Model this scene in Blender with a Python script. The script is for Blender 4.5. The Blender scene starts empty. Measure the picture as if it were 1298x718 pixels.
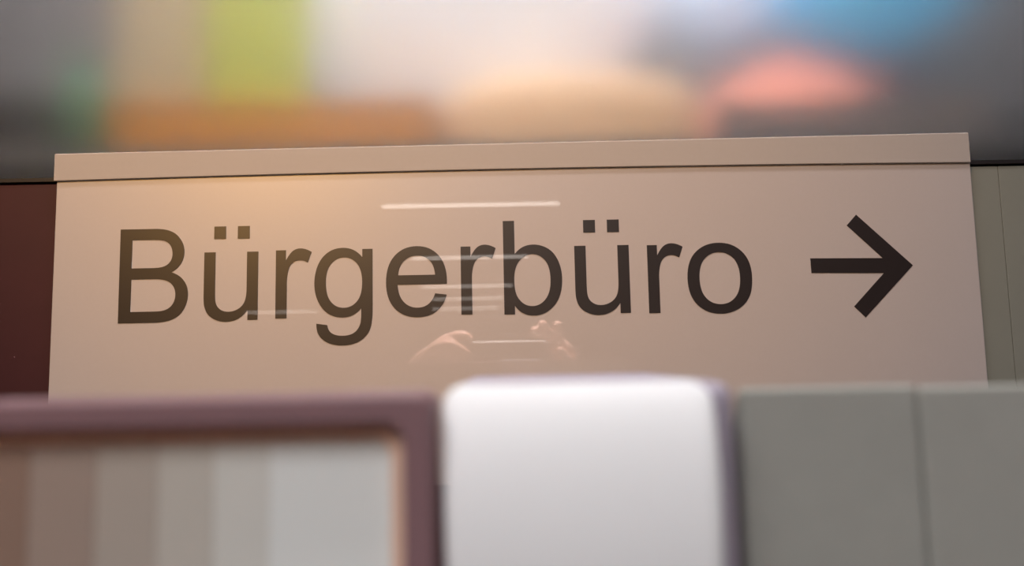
import bpy, bmesh, math, random
from mathutils import Vector, Matrix
random.seed(7)
S = bpy.context.scene
COL = S.collection
R = math.radians

# ------------------------------------------------------------------ camera, world, lights, exposure
H = 1.60                      # camera height; the sign's front face is the plane y = 0
CAM_Y = -0.65
CEIL = H + 1.32

def lin(c):
    return tuple(((v / 255) / 12.92 if v / 255 <= .04045 else ((v / 255 + .055) / 1.055) ** 2.4) for v in c)

def make_camera():
    cam = bpy.data.cameras.new('camera')
    o = bpy.data.objects.new('camera', cam); COL.objects.link(o)
    yaw, pitch, roll = .0052, .0976, -.0202
    cy, sy, cp, sp = math.cos(yaw), math.sin(yaw), math.cos(pitch), math.sin(pitch)
    f = Vector((sy * cp, cy * cp, sp)); r = Vector((cy, -sy, 0)); u = r.cross(f)
    c, s = math.cos(roll), math.sin(roll)
    r2 = c * r + s * u; u2 = -s * r + c * u
    m = Matrix((r2, u2, -f)).transposed().to_4x4()
    m.translation = Vector((0, CAM_Y, H))
    o.matrix_world = m
    cam.sensor_width = 36; cam.lens = 937 / 1298 * 36
    cam.clip_start = .001; cam.clip_end = 100
    cam.dof.use_dof = True
    cam.dof.focus_distance = .66
    cam.dof.aperture_fstop = 5.8
    cam.dof.aperture_blades = 0
    S.camera = o
make_camera()

w = bpy.data.worlds.new('world'); S.world = w; w.use_nodes = True
w.node_tree.nodes['Background'].inputs[0].default_value = (.5, .5, .5, 1)
w.node_tree.nodes['Background'].inputs[1].default_value = .02
S.view_settings.view_transform = 'Standard'; S.view_settings.look = 'None'
S.view_settings.exposure = 0; S.view_settings.gamma = 1; S.view_settings.use_curve_mapping = False

def lamp(name, kind, loc, target, energy, color, **kw):
    l = bpy.data.lights.new(name, kind); o = bpy.data.objects.new(name, l); COL.objects.link(o)
    o.location = loc
    d = Vector(target) - Vector(loc); o.rotation_euler = d.to_track_quat('-Z', 'Y').to_euler()
    l.energy = energy; l.color = color
    for k, v in kw.items(): setattr(l, k, v)
    return o
L_DOWN = lamp('counter_fill', 'AREA', (.05, -.50, CEIL - .03), (.05, -.50, 0), 8, (1, .94, .94), shape='RECTANGLE', size=.5, size_y=.2)  # added unseen fill that brightens the tops of the counter things
L_HAND = lamp('hand_fill', 'SPOT', (.01, -.81, CEIL - .04), (.0, -.712, H), 380, (1, .90, .88), spot_size=R(18), spot_blend=.9, shadow_soft_size=.02)  # added narrow spot, brightens only the mirrored hands
# added out-of-view lights: overhead fill, warm tint on the sign, fill for the shelf
L_FRONT_FILL = lamp('front_fill', 'AREA', (-.4, -1.9, CEIL - .03), (-.4, -1.9, 0), 35, (.97, .97, 1), shape='RECTANGLE', size=1.2, size_y=1.2)
L_WARM = lamp('warm_fill', 'SPOT', (-.86, -1.85, H + .92), (-.16, 0, H + .34), 96, (1, .49, .07), spot_size=R(36), spot_blend=1, shadow_soft_size=.05)

L_STRIP = lamp('shelf_fill', 'AREA', (.0, .075, CEIL - .04), (.0, .22, H), 25, (.97, .97, 1), shape='RECTANGLE', size=1.6, size_y=.08)

# ------------------------------------------------------------------ helpers
def mat(name, col, rough=.5, coat=0, coat_rough=.02, coat_ior=1.5, spec=.5, metal=0, noise=0, scale=60, bump=0, emit=None, estr=0, trans=0, ior=1.45, sss=0):
    m = bpy.data.materials.new(name); m.use_nodes = True
    nt = m.node_tree; b = nt.nodes['Principled BSDF']; I = b.inputs
    c = lin(col)
    I['Base Color'].default_value = (*c, 1); I['Roughness'].default_value = rough
    I['Metallic'].default_value = metal; I['Specular IOR Level'].default_value = spec
    I['Coat Weight'].default_value = coat; I['Coat Roughness'].default_value = coat_rough; I['Coat IOR'].default_value = coat_ior
    I['IOR'].default_value = ior; I['Transmission Weight'].default_value = trans
    I['Subsurface Weight'].default_value = sss
    if emit:
        I['Emission Color'].default_value = (*lin(emit), 1); I['Emission Strength'].default_value = estr
    if noise or bump:
        tc = nt.nodes.new('ShaderNodeTexCoord'); n = nt.nodes.new('ShaderNodeTexNoise')
        n.inputs['Scale'].default_value = scale; n.inputs['Detail'].default_value = 4
        nt.links.new(tc.outputs['Object'], n.inputs['Vector'])
        if noise:
            mx = nt.nodes.new('ShaderNodeMix'); mx.data_type = 'RGBA'
            mx.inputs[6].default_value = (*[v * (1 - noise) for v in c], 1); mx.inputs[7].default_value = (*[min(1, v * (1 + noise)) for v in c], 1)
            nt.links.new(n.outputs['Fac'], mx.inputs[0]); nt.links.new(mx.outputs[2], I['Base Color'])
        if bump:
            bp = nt.nodes.new('ShaderNodeBump'); bp.inputs['Strength'].default_value = bump; bp.inputs['Distance'].default_value = .001
            nt.links.new(n.outputs['Fac'], bp.inputs['Height']); nt.links.new(bp.outputs['Normal'], I['Normal'])
    return m

def link(name, me, m=None, parent=None, smooth=False):
    o = bpy.data.objects.new(name, me); COL.objects.link(o)
    if m: me.materials.append(m)
    if smooth:
        for p in me.polygons: p.use_smooth = True
    if parent:
        o.parent = parent; o.matrix_parent_inverse = Matrix.Translation(-parent.location)
    return o

def empty(name, loc, label=None, cat=None, group=None):
    o = bpy.data.objects.new(name, None); COL.objects.link(o); o.location = loc; o.empty_display_size = .05
    return tag(o, label, cat, group)

def tag(o, label=None, cat=None, group=None, kind=None):
    if label: o['label'] = label
    if cat: o['category'] = cat
    if group: o['group'] = group
    if kind: o['kind'] = kind
    return o

def box_bm(x0, x1, y0, y1, z0, z1, bev=0, seg=3):
    bm = bmesh.new(); bmesh.ops.create_cube(bm, size=1)
    for v in bm.verts:
        v.co = Vector(((x0 + x1) / 2 + v.co.x * (x1 - x0), (y0 + y1) / 2 + v.co.y * (y1 - y0), (z0 + z1) / 2 + v.co.z * (z1 - z0)))
    if bev: bmesh.ops.bevel(bm, geom=bm.edges[:], offset=bev, segments=seg, profile=.5, affect='EDGES')
    return bm

def done(name, bm, m=None, parent=None, smooth=False):
    bmesh.ops.recalc_face_normals(bm, faces=bm.faces[:])
    me = bpy.data.meshes.new(name); bm.to_mesh(me); bm.free()
    return link(name, me, m, parent, smooth)

def box(name, x0, x1, y0, y1, z0, z1, m, parent=None, bev=0, seg=3):
    return done(name, box_bm(x0, x1, y0, y1, z0, z1, bev, seg), m, parent)

def lathe(name, prof, c, m, parent=None, seg=48, smooth=True, sx=1, sy=1):
    bm = bmesh.new(); rings = []
    for r, z in prof:
        rings.append([bm.verts.new((c[0] + sx * r * math.cos(2 * math.pi * k / seg), c[1] + sy * r * math.sin(2 * math.pi * k / seg), c[2] + z)) for k in range(seg)])
    for a, b in zip(rings, rings[1:]):
        for k in range(seg): bm.faces.new((a[k], a[(k + 1) % seg], b[(k + 1) % seg], b[k]))
    bm.faces.new(rings[0]); bm.faces.new(rings[-1])
    return done(name, bm, m, parent, smooth)

def rod(name, a, b, r, m, parent=None, seg=16):
    a, b = Vector(a), Vector(b); bm = bmesh.new()
    q = (b - a).to_track_quat('Z', 'Y').to_matrix().to_4x4()
    bmesh.ops.create_cone(bm, cap_ends=True, segments=seg, radius1=r, radius2=r, depth=(b - a).length, matrix=Matrix.Translation((a + b) / 2) @ q)
    return done(name, bm, m, parent)

def plate(name, loops, y0, y1, m, parent=None, bevel=0):
    """closed outlines in the XZ plane (the first solid, the others holes), filled, between depth y0 and y1"""
    cu = bpy.data.curves.new(name, 'CURVE'); cu.dimensions = '2D'; cu.fill_mode = 'BOTH'
    for lp in loops:
        sp = cu.splines.new('POLY'); sp.points.add(len(lp) - 1)
        for p, (x, z) in zip(sp.points, lp): p.co = (x, z, 0, 1)
        sp.use_cyclic_u = True
    cu.extrude = abs(y1 - y0) / 2 - bevel; cu.bevel_depth = bevel; cu.bevel_resolution = 2
    if bevel: cu.offset = -bevel
    t = bpy.data.objects.new('outline', cu); COL.objects.link(t)
    dg = bpy.context.evaluated_depsgraph_get(); dg.update()
    me = bpy.data.meshes.new_from_object(t.evaluated_get(dg))
    bpy.data.objects.remove(t); bpy.data.curves.remove(cu)
    me.transform(Matrix(((1, 0, 0, 0), (0, 0, -1, (y0 + y1) / 2), (0, 1, 0, 0), (0, 0, 0, 1))))
    me.name = name; me.materials.clear()
    return link(name, me, m, parent)

def rrect(x0, x1, z0, z1, r, n=8):
    out = []
    for cx, cz, a in ((x1 - r, z1 - r, 0), (x0 + r, z1 - r, 90), (x0 + r, z0 + r, 180), (x1 - r, z0 + r, 270)):
        for k in range(n + 1):
            t = R(a + 90 * k / n); out.append((cx + r * math.cos(t), cz + r * math.sin(t)))
    return out

# ------------------------------------------------------------------ materials
M = dict(
    plaster=mat('grey_plaster', (110, 106, 106), .8, noise=.06, scale=8, bump=.1),
    ceil=mat('ceiling_paint', (225, 220, 215), .85, noise=.03, scale=6),
    floor=mat('grey_vinyl', (95, 92, 90), .5, noise=.1, scale=5),
    hall=mat('hall_paint', (120, 114, 110), .85, noise=.05, scale=3),
    maroon=mat('maroon_panel', (62, 22, 30), .6, noise=.15, scale=25),
    greypan=mat('grey_green_panel', (138, 138, 129), .55, noise=.05, scale=20),
    dark=mat('dark_trim', (38, 34, 36), .5),
    panel=mat('sign_panel', (204, 193, 191), .39, spec=1.0, coat=1, coat_rough=.0, coat_ior=2.0, noise=.02, scale=350),
    cap=mat('cap_rail', (180, 170, 165), .6, noise=.02, scale=300),
    letter=mat('letter_film', (44, 36, 37), .39, coat=1, coat_rough=.0, coat_ior=2.0, spec=1.0),
    frame=mat('dark_mauve_plastic', (138, 106, 110), .5),
    peach=mat('peach_card', (236, 196, 172), .8),
    **{'band%d' % k: mat('sheet_shade', c, .8) for k, c in enumerate(((222, 220, 212), (204, 197, 186), (186, 174, 162), (170, 150, 137), (152, 124, 108)))},  # sheet tones stepping darker, shade put into the colour
    cream=mat('cream_paper', (238, 240, 236), .8, noise=.02, scale=40),
    white=mat('white_plastic', (242, 242, 242), .45, spec=.3),
    lilac=mat('lilac_grey_plastic', (176, 166, 180), .5),
    binder=mat('grey_green_cloth', (168, 167, 159), .75, noise=.06, scale=120, bump=.1),
    paper=mat('paper_edge', (225, 222, 214), .9),
    metal=mat('steel', (170, 170, 172), .35, metal=1),
    counter=mat('counter_laminate', (140, 132, 126), .5, noise=.05, scale=15),
    amber=mat('amber_wood', (176, 110, 0), .55, noise=.15, scale=14),
    lime=mat('lime_card', (164, 172, 66), .8, noise=.03, scale=20),
    khaki=mat('khaki_card', (172, 156, 124), .8, noise=.03, scale=20),
    peachbox=mat('peach_fabric', (206, 168, 128), .85, noise=.03, scale=60),
    coral=mat('coral_shade', (196, 118, 94), .75, noise=.04, scale=30),
    blue=mat('blue_paper', (70, 170, 222), .7, noise=.03, scale=20, emit=(96, 172, 214), estr=.6),
    taupe=mat('taupe_card', (112, 100, 95), .8, noise=.04, scale=30),
    pale=mat('pale_blue_paper', (190, 205, 220), .7, noise=.03, scale=20, emit=(178, 198, 226), estr=.8),
    green=mat('green_glaze', (42, 110, 78), .4),
    black=mat('black_plastic', (24, 22, 25), .5),
    globe=mat('opal_globe', (225, 227, 235), .4, emit=(240, 240, 246), estr=.45),
    tube=mat('tube_glow', (255, 255, 255), .5, emit=(255, 244, 235), estr=6.5),
    skin=mat('skin', (232, 178, 158), .5, noise=.05, scale=40),
    hair=mat('brown_hair', (38, 27, 22), .6, noise=.2, scale=80),
    jacket=mat('dark_jacket', (32, 32, 38), .85, noise=.1, scale=50),
    trouser=mat('dark_trousers', (30, 32, 44), .9),
    phone=mat('phone_back', (20, 20, 22), .3),
    silver=mat('silver_edge', (225, 222, 218), .35, metal=.3),
    lens=mat('lens_glass', (8, 8, 12), .08, coat=1),
)
def frosted():
    m = bpy.data.materials.new('frosted_glass'); m.use_nodes = True; nt = m.node_tree
    nt.nodes.remove(nt.nodes['Principled BSDF'])
    g = nt.nodes.new('ShaderNodeBsdfGlass'); g.inputs['Roughness'].default_value = .47; g.inputs['IOR'].default_value = 1.2
    g.inputs['Color'].default_value = (.97, .97, .97, 1)
    nt.links.new(g.outputs[0], nt.nodes['Material Output'].inputs['Surface']); return m
M['frosted'] = frosted()

# ------------------------------------------------------------------ the setting
def struct(o): o['kind'] = 'structure'; return o
struct(box('floor', -8, 8, -23, .8, -.1, 0, M['floor']))
struct(box('ceiling', -8, 8, -23, .8, CEIL, CEIL + .1, M['ceil']))
struct(box('wall_back', -8.1, 8.1, .66, .8, 0, CEIL, M['plaster']))
struct(box('wall_front', -8.1, 8.1, -23.1, -23, 0, CEIL, M['hall']))
struct(box('wall_left', -8.1, -8, -23, .66, 0, CEIL, M['hall']))
struct(box('wall_right', 8, 8.1, -23, .66, 0, CEIL, M['hall']))
# low partition that carries the sign: maroon boards on the left, grey-green boards on the right
PT = H + .1655
part = empty('wall_partition', (0, .036, 0)); struct(part)
box('core', -8, 8, .020, .060, 0, PT, M['dark'], part)
xs = [-2.4, -1.6, -1.0, -.62, 0]
for a, b in zip(xs, xs[1:]): box('maroon_board', a + .0008, b - .0008, .012, .020, 0, PT - .002, M['maroon'], part, .0006, 1)
xs = [0, .4505, .80, 1.4, 2.4]
for a, b in zip(xs, xs[1:]): box('grey_board', a + .0003, b - .0003, .012, .020, 0, PT - .002, M['greypan'], part, .0003, 1)
struct(box('trim_1', -8, 8, .010, .062, PT, PT + .0035, M['dark']))
blur_scr = empty('blur_screen_1', (0, .036, PT)); struct(blur_scr)  # added frosted pane, put in only to blur everything behind it
box('pane', -3, 3, .034, .038, PT + .0035, CEIL, M['frosted'], blur_scr)

# ------------------------------------------------------------------ the sign
GL = {
 'B': ("M150 0V1466H700Q868 1466 969.5 1421.5Q1071 1377 1128.5 1284.5Q1186 1192 1186 1091Q1186 997 1135 914Q1084 831 981 780Q1114 741 1185.5 647Q1257 553 1257 425Q1257 322 1213.5 233.5Q1170 145 1106 97Q1042 49 945.5 24.5Q849 0 709 0Z"
       "M344 850H661Q790 850 846 867Q920 889 957.5 940Q995 991 995 1068Q995 1141 960 1196.5Q925 1252 860 1272.5Q795 1293 637 1293H344Z"
       "M344 173H709Q803 173 841 180Q908 192 953 220Q998 248 1027 301.5Q1056 355 1056 425Q1056 507 1014 567.5Q972 628 897.5 652.5Q823 677 683 677H344Z"),
 'u': ("M831 0V156Q707 -24 494 -24Q400 -24 318.5 12Q237 48 197.5 102.5Q158 157 142 236Q131 289 131 404V1062H311V473Q311 332 322 283Q339 212 394 171.5Q449 131 530 131Q611 131 682 172.5Q753 214 782.5 285.5Q812 357 812 493V1062H992V0Z"
       "M282 1270V1468H471V1270ZM659 1270V1468H849V1270Z"),
 'r': "M133 0V1062H295V901Q357 1014 409.5 1050Q462 1086 525 1086Q616 1086 710 1028L648 861Q582 900 516 900Q457 900 410 864.5Q363 829 343 766Q313 670 313 556V0Z",
 'g': ("M102 -88L277 -114Q288 -195 338 -232Q405 -282 521 -282Q646 -282 714 -232Q782 -182 806 -92Q820 -37 819 139Q701 0 525 0Q306 0 186 158Q66 316 66 537Q66 689 121 817.5Q176 946 280.5 1016Q385 1086 526 1086Q714 1086 836 934V1062H1002V144Q1002 -104 951.5 -207.5Q901 -311 791.5 -371Q682 -431 522 -431Q332 -431 215 -345.5Q98 -260 102 -88Z"
       "M251 550Q251 341 334 245Q417 149 542 149Q666 149 750 244.5Q834 340 834 544Q834 739 747.5 838Q661 937 539 937Q419 937 335 839.5Q251 742 251 550Z"),
 'e': ("M862 342L1048 319Q1004 156 885 66Q766 -24 581 -24Q348 -24 211.5 119.5Q75 263 75 522Q75 790 213 938Q351 1086 571 1086Q784 1086 919 941Q1054 796 1054 533Q1054 517 1053 485H261Q271 310 360 217Q449 124 582 124Q681 124 751 176Q821 228 862 342Z"
       "M271 633H864Q852 767 796 834Q710 938 573 938Q449 938 364.5 855Q280 772 271 633Z"),
 'b': ("M301 0H134V1466H314V943Q428 1086 605 1086Q703 1086 790.5 1046.5Q878 1007 934.5 935.5Q991 864 1023 763Q1055 662 1055 547Q1055 274 920 125Q785 -24 596 -24Q408 -24 301 133Z"
       "M299 539Q299 348 351 263Q436 124 581 124Q699 124 785 226.5Q871 329 871 531Q871 738 789 836.5Q707 935 590.5 935Q473 935 386 832.5Q299 730 299 539Z"),
 'o': ("M68 531Q68 826 232 968Q369 1086 566 1086Q785 1086 924 942.5Q1063 799 1063 546Q1063 341 1001.5 223.5Q940 106 822.5 41Q705 -24 566 -24Q343 -24 205.5 119Q68 262 68 531Z"
       "M253 531Q253 327 342 225.5Q431 124 566 124Q700 124 789 226Q878 328 878 537Q878 734 788.5 835.5Q699 937 566 937Q431 937 342 836Q253 735 253 531Z"),
}
def outline(s):
    import re
    tok = re.findall(r'[MLHVQZ]|-?[\d.]+', s); i = 0; loops = []; cur = None; x = y = 0
    while i < len(tok):
        c = tok[i]; i += 1
        g = lambda n: [float(v) for v in tok[i:i + n]]
        if c == 'M': x, y = g(2); i += 2; cur = [(x, y)]
        elif c == 'L': x, y = g(2); i += 2; cur.append((x, y))
        elif c == 'H': x, = g(1); i += 1; cur.append((x, y))
        elif c == 'V': y, = g(1); i += 1; cur.append((x, y))
        elif c == 'Q':
            a, b, u, v = g(4); i += 4
            for k in range(1, 9):
                t = k / 8; cur.append(((1 - t) ** 2 * x + 2 * t * (1 - t) * a + t * t * u, (1 - t) ** 2 * y + 2 * t * (1 - t) * b + t * t * v))
            x, y = u, v
        elif c == 'Z':
            if len(cur) > 1 and abs(cur[0][0] - cur[-1][0]) + abs(cur[0][1] - cur[-1][1]) < 1e-6: cur.pop()
            loops.append(cur)
    return loops

sign = empty('sign_board', (0, .006, H - .05), 'white sign board with dark lettering and an arrow on the partition', 'sign')
pb = box_bm(-.4017, .4178, 0, .012, H - .11, H + .172, .0009, 2)
done('panel', pb, M['panel'], sign)
# cap rail along the top, bowed by two millimetres, with a lip hanging in front of the panel
bm = bmesh.new(); rings = []
for k in range(25):
    t = k / 24; x = -.4027 + t * .8192; bow = .0026 * (1 - (2 * t - 1) ** 2)
    z0 = H + .1629 + .0012 * t + bow; z1 = H + .1877 + .0040 * t
    pr = [(-.0022, z0), (-.0026, z0 + .0004), (-.0026, z1 - .0010), (-.0018, z1), (.010, z1), (.010, H + .1722), (-.0006, H + .1722), (-.0006, z0)]
    rings.append([bm.verts.new((x, yy, zz)) for yy, zz in pr])
for a, b in zip(rings, rings[1:]):
    for k in range(8): bm.faces.new((a[k], a[(k + 1) % 8], b[(k + 1) % 8], b[k]))
bm.faces.new(rings[0]); bm.faces.new(rings[-1])
done('cap_rail', bm, M['cap'], sign)
for ch, ox, oz, sx in (('B', -.35119, .03479, 5.49e-5), ('u', -.27562, .03572, 5.54e-5), ('r', -.21241, .03637, 5.48e-5), ('g', -.17463, .03615, 5.49e-5),
                   ('e', -.11196, .03640, 5.50e-5), ('r', -.04884, .03653, 5.40e-5), ('b', -.01133, .03581, 5.60e-5), ('u', .05179, .03518, 5.62e-5),
                   ('r', .11635, .03455, 5.51e-5), ('o', .15473, .03420, 5.75e-5)):
    plate('letter', [[(ox + x * sx, H + oz + y * 5.69e-5) for x, y in lp] for lp in outline(GL[ch])], -.0004, .0002, M['letter'], sign)
plate('arrow', [[(x, H + z) for x, z in ((.2683, .0804), (.3327, .0794), (.3027, .1093), (.3116, .1189), (.3591, .0724), (.3142, .0270), (.3046, .0368), (.3330, .0660), (.2687, .0673))]], -.0004, .0002, M['letter'], sign)

# ------------------------------------------------------------------ things on the high shelf behind the added frosted glass
SH = H + .2587
sf = empty('wall_shelf', (0, .66, SH), 'long dark shelf board on the rear wall behind the added frosted glass', 'shelf')
box('board', -1.1, 1.1, .22, .66, SH - .018, SH, M['plaster'], sf, .001, 1)
for x in (-.8, .8): box('bracket', x - .01, x + .01, .40, .66, SH - .16, SH - .018, M['dark'], sf)
wb = empty('wooden_box', (-.29, .29, SH), 'long amber wooden box above the left half of the sign', 'box')
box('body', -.495, -.092, .25, .33, SH, SH + .056, M['amber'], wb, .003)
box('lid', -.497, -.090, .248, .332, SH + .056, SH + .067, M['amber'], wb, .003)
for a, b, m, lab in ((-.495, -.385, 'khaki', 'khaki storage box standing on the left end of the amber wooden box'), (-.380, -.256, 'lime', 'lime yellow storage box standing on the amber wooden box')):
    lb = empty('storage_box', ((a + b) / 2, .30, SH + .067), lab, 'box')
    box('body', a, b, .262, .296, SH + .067, SH + .30, M[m], lb, .004)
    box('lid', a - .002, b + .002, .260, .298, SH + .30, SH + .34, M[m], lb, .004)
pc = empty('cushion', (.088, .31, SH), 'low peach cushion below the white globe lamp', 'cushion')
prof = []
for k in range(-12, 13):
    a = math.pi * k / 24; prof.append((max(.004, abs(math.cos(a)) ** .6) if k >= 0 else (1 - .03 * (k / 12) ** 2 if k > -12 else .9), math.copysign(abs(math.sin(a)) ** .8, k)))
o = lathe('cover', [(r, .055 * z) for r, z in prof], (0, 0, 0), M['peachbox'], pc, 48, True, .175, .055)
o.data.transform(Matrix.Translation((.088, .31, SH + .055)))
o = lathe('piping', [(1.0, -.004), (1.02, 0), (1.0, .004)], (0, 0, 0), M['peachbox'], pc, 48, True, .175, .055)
o.data.transform(Matrix.Translation((.088, .31, SH + .055)))
bt = empty('bottle', (-.538, .28, SH), 'slim green bottle left of the amber wooden box', 'bottle')
lathe('body', [(.022, 0), (.026, .004), (.026, .085), (.022, .10), (.011, .115), (.010, .13)], (-.538, .28, SH), M['green'], bt)
lathe('cap', [(.012, .128), (.012, .142), (.009, .145)], (-.538, .28, SH), M['green'], bt)
for i, (a, b, h, lab) in enumerate(((-.78, -.585, .082, 'black box at the left end of the shelf beside the green bottle'), (.575, .80, .030, 'flat black box at the right end of the shelf beyond the coral bowl'))):
    k = empty('black_box', ((a + b) / 2, .32, SH), lab, 'box')
    box('body', a, b, .25, .40, SH, SH + h * .75, M['black'], k, .008, 4)
    box('lid', a - .001, b + .001, .249, .401, SH + h * .70, SH + h, M['black'], k, .006, 4)
cb = empty('bowl', (.420, .44, SH), 'upturned coral bowl right of the peach box', 'bowl')
lathe('body', [(.170, 0), (.172, .006)] + [(.17 * math.cos(R(a)), .006 + .150 * math.sin(R(a))) for a in range(5, 90, 6)] + [(.02, .156)], (.420, .44, SH), M['coral'], cb)
lathe('foot', [(.05, .145), (.05, .162), (.045, .165)], (.420, .44, SH), M['coral'], cb)
ty = empty('tray', (.42, .245, SH), 'low taupe tray standing in front of the upturned coral bowl', 'tray')
box('bottom', .265, .585, .225, .262, SH, SH + .004, M['taupe'], ty)
for a, b, c, d in ((.265, .585, .225, .229), (.265, .585, .258, .262), (.265, .269, .229, .258), (.581, .585, .229, .258)): box('side', a, b, c, d, SH + .004, SH + .044, M['taupe'], ty, .0008, 1)
gl = empty('globe_lamp', (-.070, .45, CEIL), 'big white globe lamp hanging high above the sign', 'lamp')
n = 28
lathe('globe', [(max(.004, .225 * math.sin(math.pi * k / n)), -.225 * math.cos(math.pi * k / n)) for k in range(n + 1)], (-.070, .45, H + .58), M['globe'], gl, 48, True, 1.42, .80)
lathe('collar', [(.03, .22), (.03, .255), (.02, .26)], (-.070, .45, H + .58), M['metal'], gl)
rod('cord', (-.070, .45, H + .838), (-.070, .45, CEIL), .003, M['black'], gl)
for x, r, zc, m, lab in ((.590, .155, .592, 'blue', 'blue paper lantern hanging above the coral bowl'), (.345, .082, .560, 'pale', 'small pale blue paper lantern beside the big white globe lamp')):
    bl = empty('paper_lantern', (x, .46, CEIL), lab, 'lantern')
    prof = []
    for k in range(57):
        a = math.pi * k / 56; prof.append((max(.015, (r + .0025 * math.cos(14 * a)) * math.sin(a)), -r * .72 * math.cos(a)))
    lathe('shade', prof, (x, .46, H + zc), M[m], bl)
    rod('cord', (x, .46, H + zc + r * .70), (x, .46, CEIL), .003, M['black'], bl)
sl = empty('fill_strip', (0, .10, CEIL), 'added fill strip on the ceiling behind the added frosted glass', 'light')  # housing for the added shelf fill, out of view
box('housing', -.85, .85, .045, .155, CEIL - .03, CEIL, M['white'], sl)  # body of the added shelf fill, out of view

# ------------------------------------------------------------------ counter and the things standing on it
CT = H - .34
ct = empty('counter', (0, -.34, 0), 'laminate service counter in front of the sign', 'counter')
box('worktop', -1.3, 1.3, -.60, -.12, CT - .03, CT, M['counter'], ct, .003)
box('front_panel', -1.26, 1.26, -.56, -.54, .06, CT - .03, M['counter'], ct)
box('end_panel', -1.26, -1.24, -.54, -.14, 0, CT - .03, M['counter'], ct)
box('end_panel', 1.24, 1.26, -.54, -.14, 0, CT - .03, M['counter'], ct)
box('plinth', -1.24, 1.24, -.53, -.51, 0, .06, M['dark'], ct)
# framed cream notice, bottom left of the sign
ns = empty('notice_frame', (-.125, -.49, CT), 'dark mauve standing frame with a sheet shaded in beige bands on the counter', 'frame')
zt = H - .0070
plate('frame', [rrect(-.235, -.0150, CT, zt, .003), rrect(-.229, -.0209, CT + .006, zt - .0058, .004)], -.506, -.490, M['frame'], ns, .001)
plate('mat', [rrect(-.2295, -.0204, CT + .0055, zt - .0053, .004), rrect(-.2265, -.0236, CT + .009, zt - .0086, .004)], -.502, -.5005, M['peach'], ns)
plate('sheet', [rrect(-.2290, -.0209, CT + .006, zt - .0060, .003)], -.5003, -.4990, M['cream'], ns)
for k, xe in enumerate((-.048, -.059, -.070, -.082, -.095)):  # bands darken the sheet towards the left, shade painted into the colour
    tag(box('shade_band', -.228, xe, -.5003 - .0002 * (k + 1), -.5003 - .0002 * k, CT + .007, zt - .0087, M['band%d' % k], ns), ('grey beige', 'light sand', 'sand', 'tan', 'brown')[k] + ' painted shade band')
plate('back_plate', [rrect(-.230, -.0200, CT + .005, zt - .005, .002)], -.4985, -.4905, M['dark'], ns)
bm = box_bm(-.16, -.09, -.4900, -.42, CT, CT + .004); done('foot', bm, M['frame'], ns)
# white dispenser
ds = empty('dispenser', (.0145, -.45, CT), 'white rounded dispenser with lilac grey back on the counter', 'dispenser')
x0, x1, ztop, rc = -.0128, .0404, H - .0060, .0044
prof = [(-.492, CT + .004), (-.494, CT + .1), (-.4965, CT + .2), (-.4985, H - .10), (-.5035, H - .06)]
A, B = .014, .040
for k in range(0, 25):
    a = R(90 * k / 24); prof.append((-.491 - A * math.cos(a), ztop - B + B * math.sin(a)))
prof += [(-.486, ztop - .0004), (-.484, ztop - .002), (-.484, CT + .004)]
bm = bmesh.new(); rings = []
for y, z in prof:
    d = max(0, min(1, (z - (ztop - rc)) / rc)); wv = rc * (1 - math.sqrt(max(0, 1 - d * d)))
    tp = (z - (ztop - .045)) / .045; tp = max(-1, tp)
    a, b = x0 + wv - .0014 * tp, x1 - wv + .0018 * tp; e = min(.0025, (b - a) * .2)
    rings.append([bm.verts.new(p) for p in ((a, y + e, z), (a + e * .3, y + e * .3, z), (a + e, y, z), (b - e, y, z), (b - e * .3, y + e * .3, z), (b, y + e, z))])
for p, q in zip(rings, rings[1:]):
    for k in range(5): bm.faces.new((p[k], p[k + 1], q[k + 1], q[k]))
for k in (0, 5):
    bm.faces.new([r[k] for r in rings])
bm.faces.new(rings[0][::-1] + []) ; bm.faces.new(rings[-1])
done('front_cover', bm, M['white'], ds)
box('housing', -.0146, .0491, -.488, -.40, CT, H - .0066, M['lilac'], ds, .004, 4)
box('push_bar', -.006, .034, -.506, -.4925, CT + .03, CT + .09, M['lilac'], ds, .004, 3)
# grey-green magazine files, their sides cut down towards the back
for i, (a, lab) in enumerate(((.0548, 'grey green magazine file standing next to the white dispenser'), (.0976, 'middle one of the three grey green magazine files on the counter'), (.1404, 'grey green magazine file farthest from the white dispenser'))):
    b = a + .0424; tp = H - .0090 - .0004 * i
    k = empty('magazine_file', ((a + b) / 2, -.37, CT), lab, 'magazine file', 'magazine files on the counter')
    box('spine', a, b, -.472, -.4692, CT, tp, M['binder'], k, .0012, 3)
    for x in (a, b - .0022):
        bm = bmesh.new(); q = []
        for y, z in ((-.4692, CT), (-.26, CT), (-.26, CT + .16), (-.38, CT + .17), (-.442, tp - .05), (-.4692, tp - .002)):
            q.append((bm.verts.new((x, y, z)), bm.verts.new((x + .0022, y, z))))
        bm.faces.new([v[0] for v in q]); bm.faces.new([v[1] for v in q])
        for c, d in zip(q, q[1:] + q[:1]): bm.faces.new((c[0], d[0], d[1], c[1]))
        done('side_board', bm, M['binder'], k)
    box('pages', a + .003, b - .003, -.465, -.27, CT + .002, CT + .15, M['paper'], k)
    bm = bmesh.new(); rr = []
    for ro, yy in ((.0105, -.4722), (.0105, -.4732), (.0085, -.4732), (.0085, -.4722)):
        rr.append([bm.verts.new(((a + b) / 2 + ro * math.cos(2 * math.pi * t / 24), yy, CT + .06 + ro * math.sin(2 * math.pi * t / 24))) for t in range(24)])
    for c, d in zip(rr, rr[1:] + rr[:1]):
        for t in range(24): bm.faces.new((c[t], c[(t + 1) % 24], d[(t + 1) % 24], d[t]))
    done('finger_ring', bm, M['metal'], k)

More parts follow.
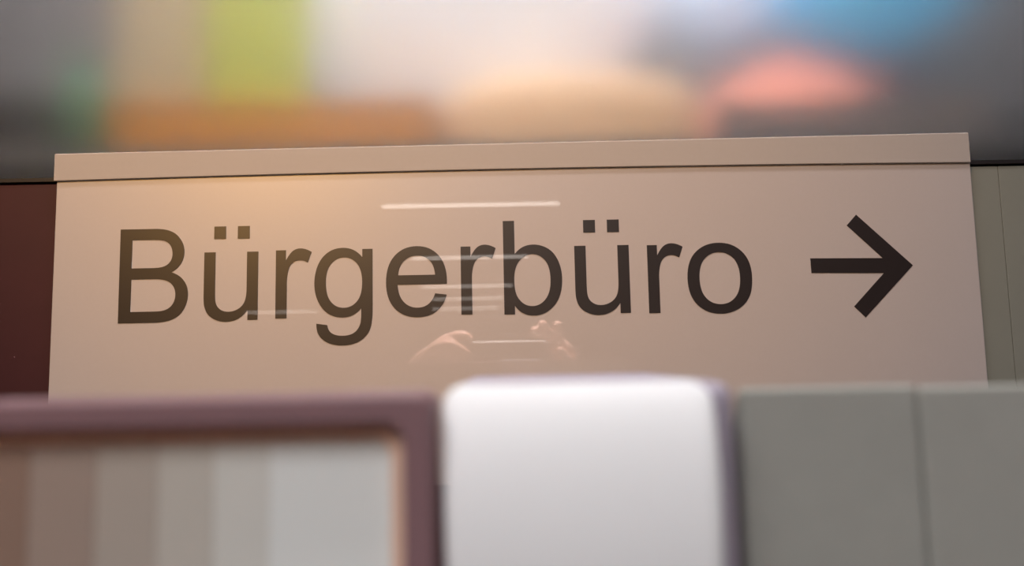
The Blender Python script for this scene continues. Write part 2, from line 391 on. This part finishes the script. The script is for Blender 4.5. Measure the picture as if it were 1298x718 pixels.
# ------------------------------------------------------------------ ceiling lamps of the hall (mirrored in the sign as thin bright lines)
for i, (x, y, ln, lab) in enumerate(((-.30, -5.45, 1.48, 'nearest'), (-.48, -8.75, 1.48, 'second'), (-.75, -12.65, 1.65, 'third'), (-.90, -15.55, 1.54, 'fourth'), (-1.14, -18.85, 1.74, 'farthest'), (-6.0, -18.85, 1.9, 'single'))):
    t = empty('ceiling_light', (x, y, CEIL), ('single ceiling tube light far off to the side of the row' if lab == 'single' else lab + ' ceiling tube light of the row mirrored in the sign'), 'light', 'tube lights of the hall ceiling')
    box('housing', x - ln / 2 - .03, x + ln / 2 + .03, y - .05, y + .05, CEIL - .045, CEIL, M['white'], t, .004, 1)
    rod('tube', (x - ln / 2, y, CEIL - .062), (x + ln / 2, y, CEIL - .062), .006, M['tube'], t)
cl = empty('fill_panel', (-.4, -1.9, CEIL), 'added square fill panel on the ceiling behind the photographer', 'light')  # unseen housing for the added overhead fill
box('frame', -1.02, .22, -2.52, -1.28, CEIL - .022, CEIL, M['white'], cl, .003, 1)  # body of the added overhead fill, unseen
dl = empty('fill_downlight', (.05, -.50, CEIL), 'added slim rectangular fill lamp above the counter', 'light')  # unseen housing for the added counter fill
box('frame', -.22, .32, -.62, -.38, CEIL - .022, CEIL, M['white'], dl, .003, 1)  # body of the added counter fill, unseen
rl_ = empty('fill_downlight', (.01, -.81, CEIL), 'added round fill lamp above the photographer', 'light')  # unseen ring for the spot added to light the hands
lathe('ring', [(.055, -.025), (.055, 0), (.04, 0), (.04, -.025)], (.01, -.81, CEIL), M['white'], rl_)
sp = empty('fill_spot', (-.90, -1.93, CEIL), 'added warm fill lamp on a rod aimed at the sign', 'fill_spot')  # lamp body added for the warm tint on sign and letters, unseen
rod('fill_stem', (-.90, -1.93, CEIL - .022), (-.90, -1.93, H + .98), .008, M['black'], sp)
rod('fill_head', (-.915, -1.99, H + .985), (-.869, -1.875, H + .935), .045, M['black'], sp)

# ------------------------------------------------------------------ the photographer: seen only as a reflection in the sign
def blob(name, chains, voxel, m, parent=None, smooth=2, extra=None):
    """chains of (x, y, z, r) joined into one continuous skin"""
    bm = bmesh.new()
    def ball(p, r):
        bmesh.ops.create_icosphere(bm, subdivisions=2, radius=r, matrix=Matrix.Translation(p))
    for ch in chains:
        for a, b in zip(ch, ch[1:]):
            pa, pb = Vector(a[:3]), Vector(b[:3]); d = (pb - pa).length
            k = max(1, int(d / (min(a[3], b[3]) * .45)))
            for i in range(k + 1):
                t = i / k; ball(pa.lerp(pb, t), a[3] + (b[3] - a[3]) * t)
    if extra: extra(bm)
    me = bpy.data.meshes.new(name); bm.to_mesh(me); bm.free()
    t = bpy.data.objects.new(name, me); COL.objects.link(t)
    md = t.modifiers.new('r', 'REMESH'); md.mode = 'VOXEL'; md.voxel_size = voxel
    ms = t.modifiers.new('s', 'SMOOTH'); ms.iterations = smooth; ms.factor = .5
    dg = bpy.context.evaluated_depsgraph_get(); dg.update()
    me2 = bpy.data.meshes.new_from_object(t.evaluated_get(dg)); bpy.data.objects.remove(t)
    me2.name = name; me2.materials.clear()
    return link(name, me2, m, parent, True)

def P(x, y, z, r): return (x / 1000, -.659 + y / 1000, H + z / 1000, r / 1000)
HZ = H - .115                                     # head centre
hands = [
 # left hand round the left end of the phone: palm, index over the top edge, three fingers in front, thumb behind
 [P(-178, -28, -34, 23), P(-150, -16, -8, 23), P(-128, -6, 10, 19)], [P(-160, -18, -22, 20), P(-134, -6, -8, 17)],
 [P(-140, -10, 6, 15), P(-116, 0, 27, 11.5), P(-92, 4, 36, 9.5), P(-79, 6, 37, 8.6), P(-70, 5, 31.5, 7.4)],
 [P(-142, -8, 2, 14), P(-124, 6, 18, 11), P(-101, 15, 21, 9.4), P(-84, 13, 12, 8.4), P(-74, 11, 5, 7.6)],
 [P(-142, -8, -4, 13), P(-128, 8, 3, 10.5), P(-106, 16, 3, 9), P(-90, 13, -6, 8), P(-80, 11, -11, 7.2)],
 [P(-146, -10, -14, 12), P(-130, 8, -14, 9.5), P(-112, 14, -16, 8), P(-97, 12, -22, 7.2), P(-90, 10.5, -26, 6.5)],
 [P(-158, -20, -16, 15), P(-134, -22, -10, 11.5), P(-108, -18, 0, 10), P(-86, -15, 7, 8.6)],
 # right hand behind the right end: three fingertips stand up over the edge, thumb on the lens side
 [P(140, -40, -80, 22), P(118, -36, -48, 21), P(102, -34, -26, 17)], [P(128, -38, -54, 18), P(110, -36, -32, 16)],
 [P(92, -34, -20, 13), P(74, -30, 6, 9.5), P(60, -22, 27, 7.8), P(51, -17, 37, 8.4), P(46, -14, 43, 8.6)],
 [P(96, -34, -16, 13), P(86, -30, 10, 9.5), P(72, -23, 35, 8), P(64, -17, 48, 8.4), P(60, -14, 54, 8.6)],
 [P(104, -34, -18, 13), P(98, -30, 8, 9.2), P(92, -22, 34, 8), P(88, -17, 46, 8.4), P(87, -14, 52, 8.6)],
 [P(112, -34, -24, 12), P(114, -30, -6, 8.5), P(110, -24, 8, 7.4), P(104, -20, 16, 6.8)],
 [P(122, -30, -44, 13), P(114, -8, -30, 10), P(103, 9, -10, 8.8), P(89, 13, 7, 7.8)],
]
arms = [[(-.178, -.687, H - .034, .023), (-.20, -.72, H - .075, .028), (-.26, -.86, H - .235, .042), (-.215, -1.08, H - .28, .048), (-.17, -1.12, H - .275, .055)],
        [(.140, -.693, H - .074, .023), (.165, -.73, H - .115, .028), (.25, -.87, H - .245, .042), (.215, -1.08, H - .28, .048), (.17, -1.12, H - .275, .055)]]
def torso(k):
    return [[(-.02, -1.08, H - .20, .052 + k), (-.01, -1.11, H - .28, .07 + k), (0, -1.12, H - .42, .115 + k), (0, -1.12, H - .62, .105 + k), (0, -1.12, H - .78, .12 + k)],
            [(-.15, -1.12, H - .29, .055 + k), (.15, -1.12, H - .29, .055 + k)], [(-.09, -1.12, H - .40, .09 + k), (.09, -1.12, H - .40, .09 + k)],
            [(-.08, -1.12, H - .75, .10 + k), (.08, -1.12, H - .75, .10 + k)]]
def leg(s, k):
    return [(s * .09, -1.12, H - .80, .085 + k), (s * .10, -1.11, .45, .055 + k), (s * .105, -1.13, .30, .052 + k), (s * .105, -1.14, .09, .036 + k)]
head = [[(-.02, -1.03, HZ + .025, .088), (-.02, -1.06, HZ + .03, .092)], [(-.02, -1.02, HZ + .01, .078), (-.02, -1.0, HZ - .06, .056), (-.02, -.985, HZ - .085, .035)],
        [(-.02, -1.05, HZ - .05, .05), (-.02, -1.08, H - .24, .052)],
        [(-.02, -.948, HZ + .02, .010), (-.02, -.925, HZ - .018, .013)], [(-.045, -.945, HZ - .052, .008), (.005, -.945, HZ - .052, .008)],
        [(-.108, -1.05, HZ + .015, .012), (-.106, -1.05, HZ - .03, .010)], [(.068, -1.05, HZ + .015, .012), (.066, -1.05, HZ - .03, .010)]]
person = empty('person', (0, -1.12, 0), 'person in dark clothes holding up a phone, mirrored in the sign', 'person')
feet = [[(s * .105, -1.15, .05, .034), (s * .11, -1.04, .034, .028), (s * .112, -.98, .028, .024)] for s in (-1, 1)]
blob('body', hands + arms + torso(0) + head + [leg(-1, 0), leg(1, 0)], .003, M['skin'], person, 3)
blob('hair', [[(-.02, -1.06, HZ + .042, .096), (-.02, -1.10, HZ + .0, .080), (-.02, -1.10, HZ - .04, .060)], [(-.10, -1.06, HZ + .04, .022), (-.10, -1.07, HZ - .02, .018)], [(.06, -1.06, HZ + .04, .022), (.06, -1.07, HZ - .02, .018)]], .006, M['hair'], person)
for s in (-1, 1):
    e = blob('eye', [[(-.02 + s * .031, -.957, HZ + .012, .012), (-.02 + s * .031, -.956, HZ + .012, .012)]], .002, M['white'], person)
def grow(ch, k): return [(x, y, z, r + k) for x, y, z, r in ch]
blob('jacket', torso(.012)[1:] + [[(-.01, -1.11, H - .285, .075), (0, -1.12, H - .42, .128), (0, -1.12, H - .80, .13)]] + [grow(a[1:], .010) for a in arms], .007, M['jacket'], person)
blob('trousers', [grow(leg(-1, 0), .012), grow(leg(1, 0), .012), [(-.08, -1.12, H - .78, .108), (.08, -1.12, H - .78, .108)]], .008, M['trouser'], person)
for f in feet: blob('shoe', [f], .005, M['black'], person)

ph = empty('phone', (-.0115, -.659, H - .0125), 'dark phone with a silver edge held in both hands', 'phone')
plate('body', [rrect(-.0885, .0655, H - .0465, H + .0217, .008)], -.6548, -.6628, M['phone'], ph, .0004)
plate('rim', [rrect(-.092, .069, H - .050, H + .0252, .009), rrect(-.0884, .0654, H - .0464, H + .0216, .0075)], -.6545, -.6631, M['silver'], ph, .0017)
plate('screen', [rrect(-.087, .064, H - .046, H + .021, .006)], -.6629, -.6632, M['lens'], ph)
plate('camera_bump', [rrect(-.010, .010, H - .010, H + .010, .008)], -.6535, -.6553, M['phone'], ph, .0004)
lathe('lens', [(.006, 0), (.006, .001), (.005, .0013)], (0, 0, 0), M['lens'], ph).data.transform(Matrix.Translation((0, -.6536, H)) @ Matrix.Rotation(R(-90), 4, 'X'))
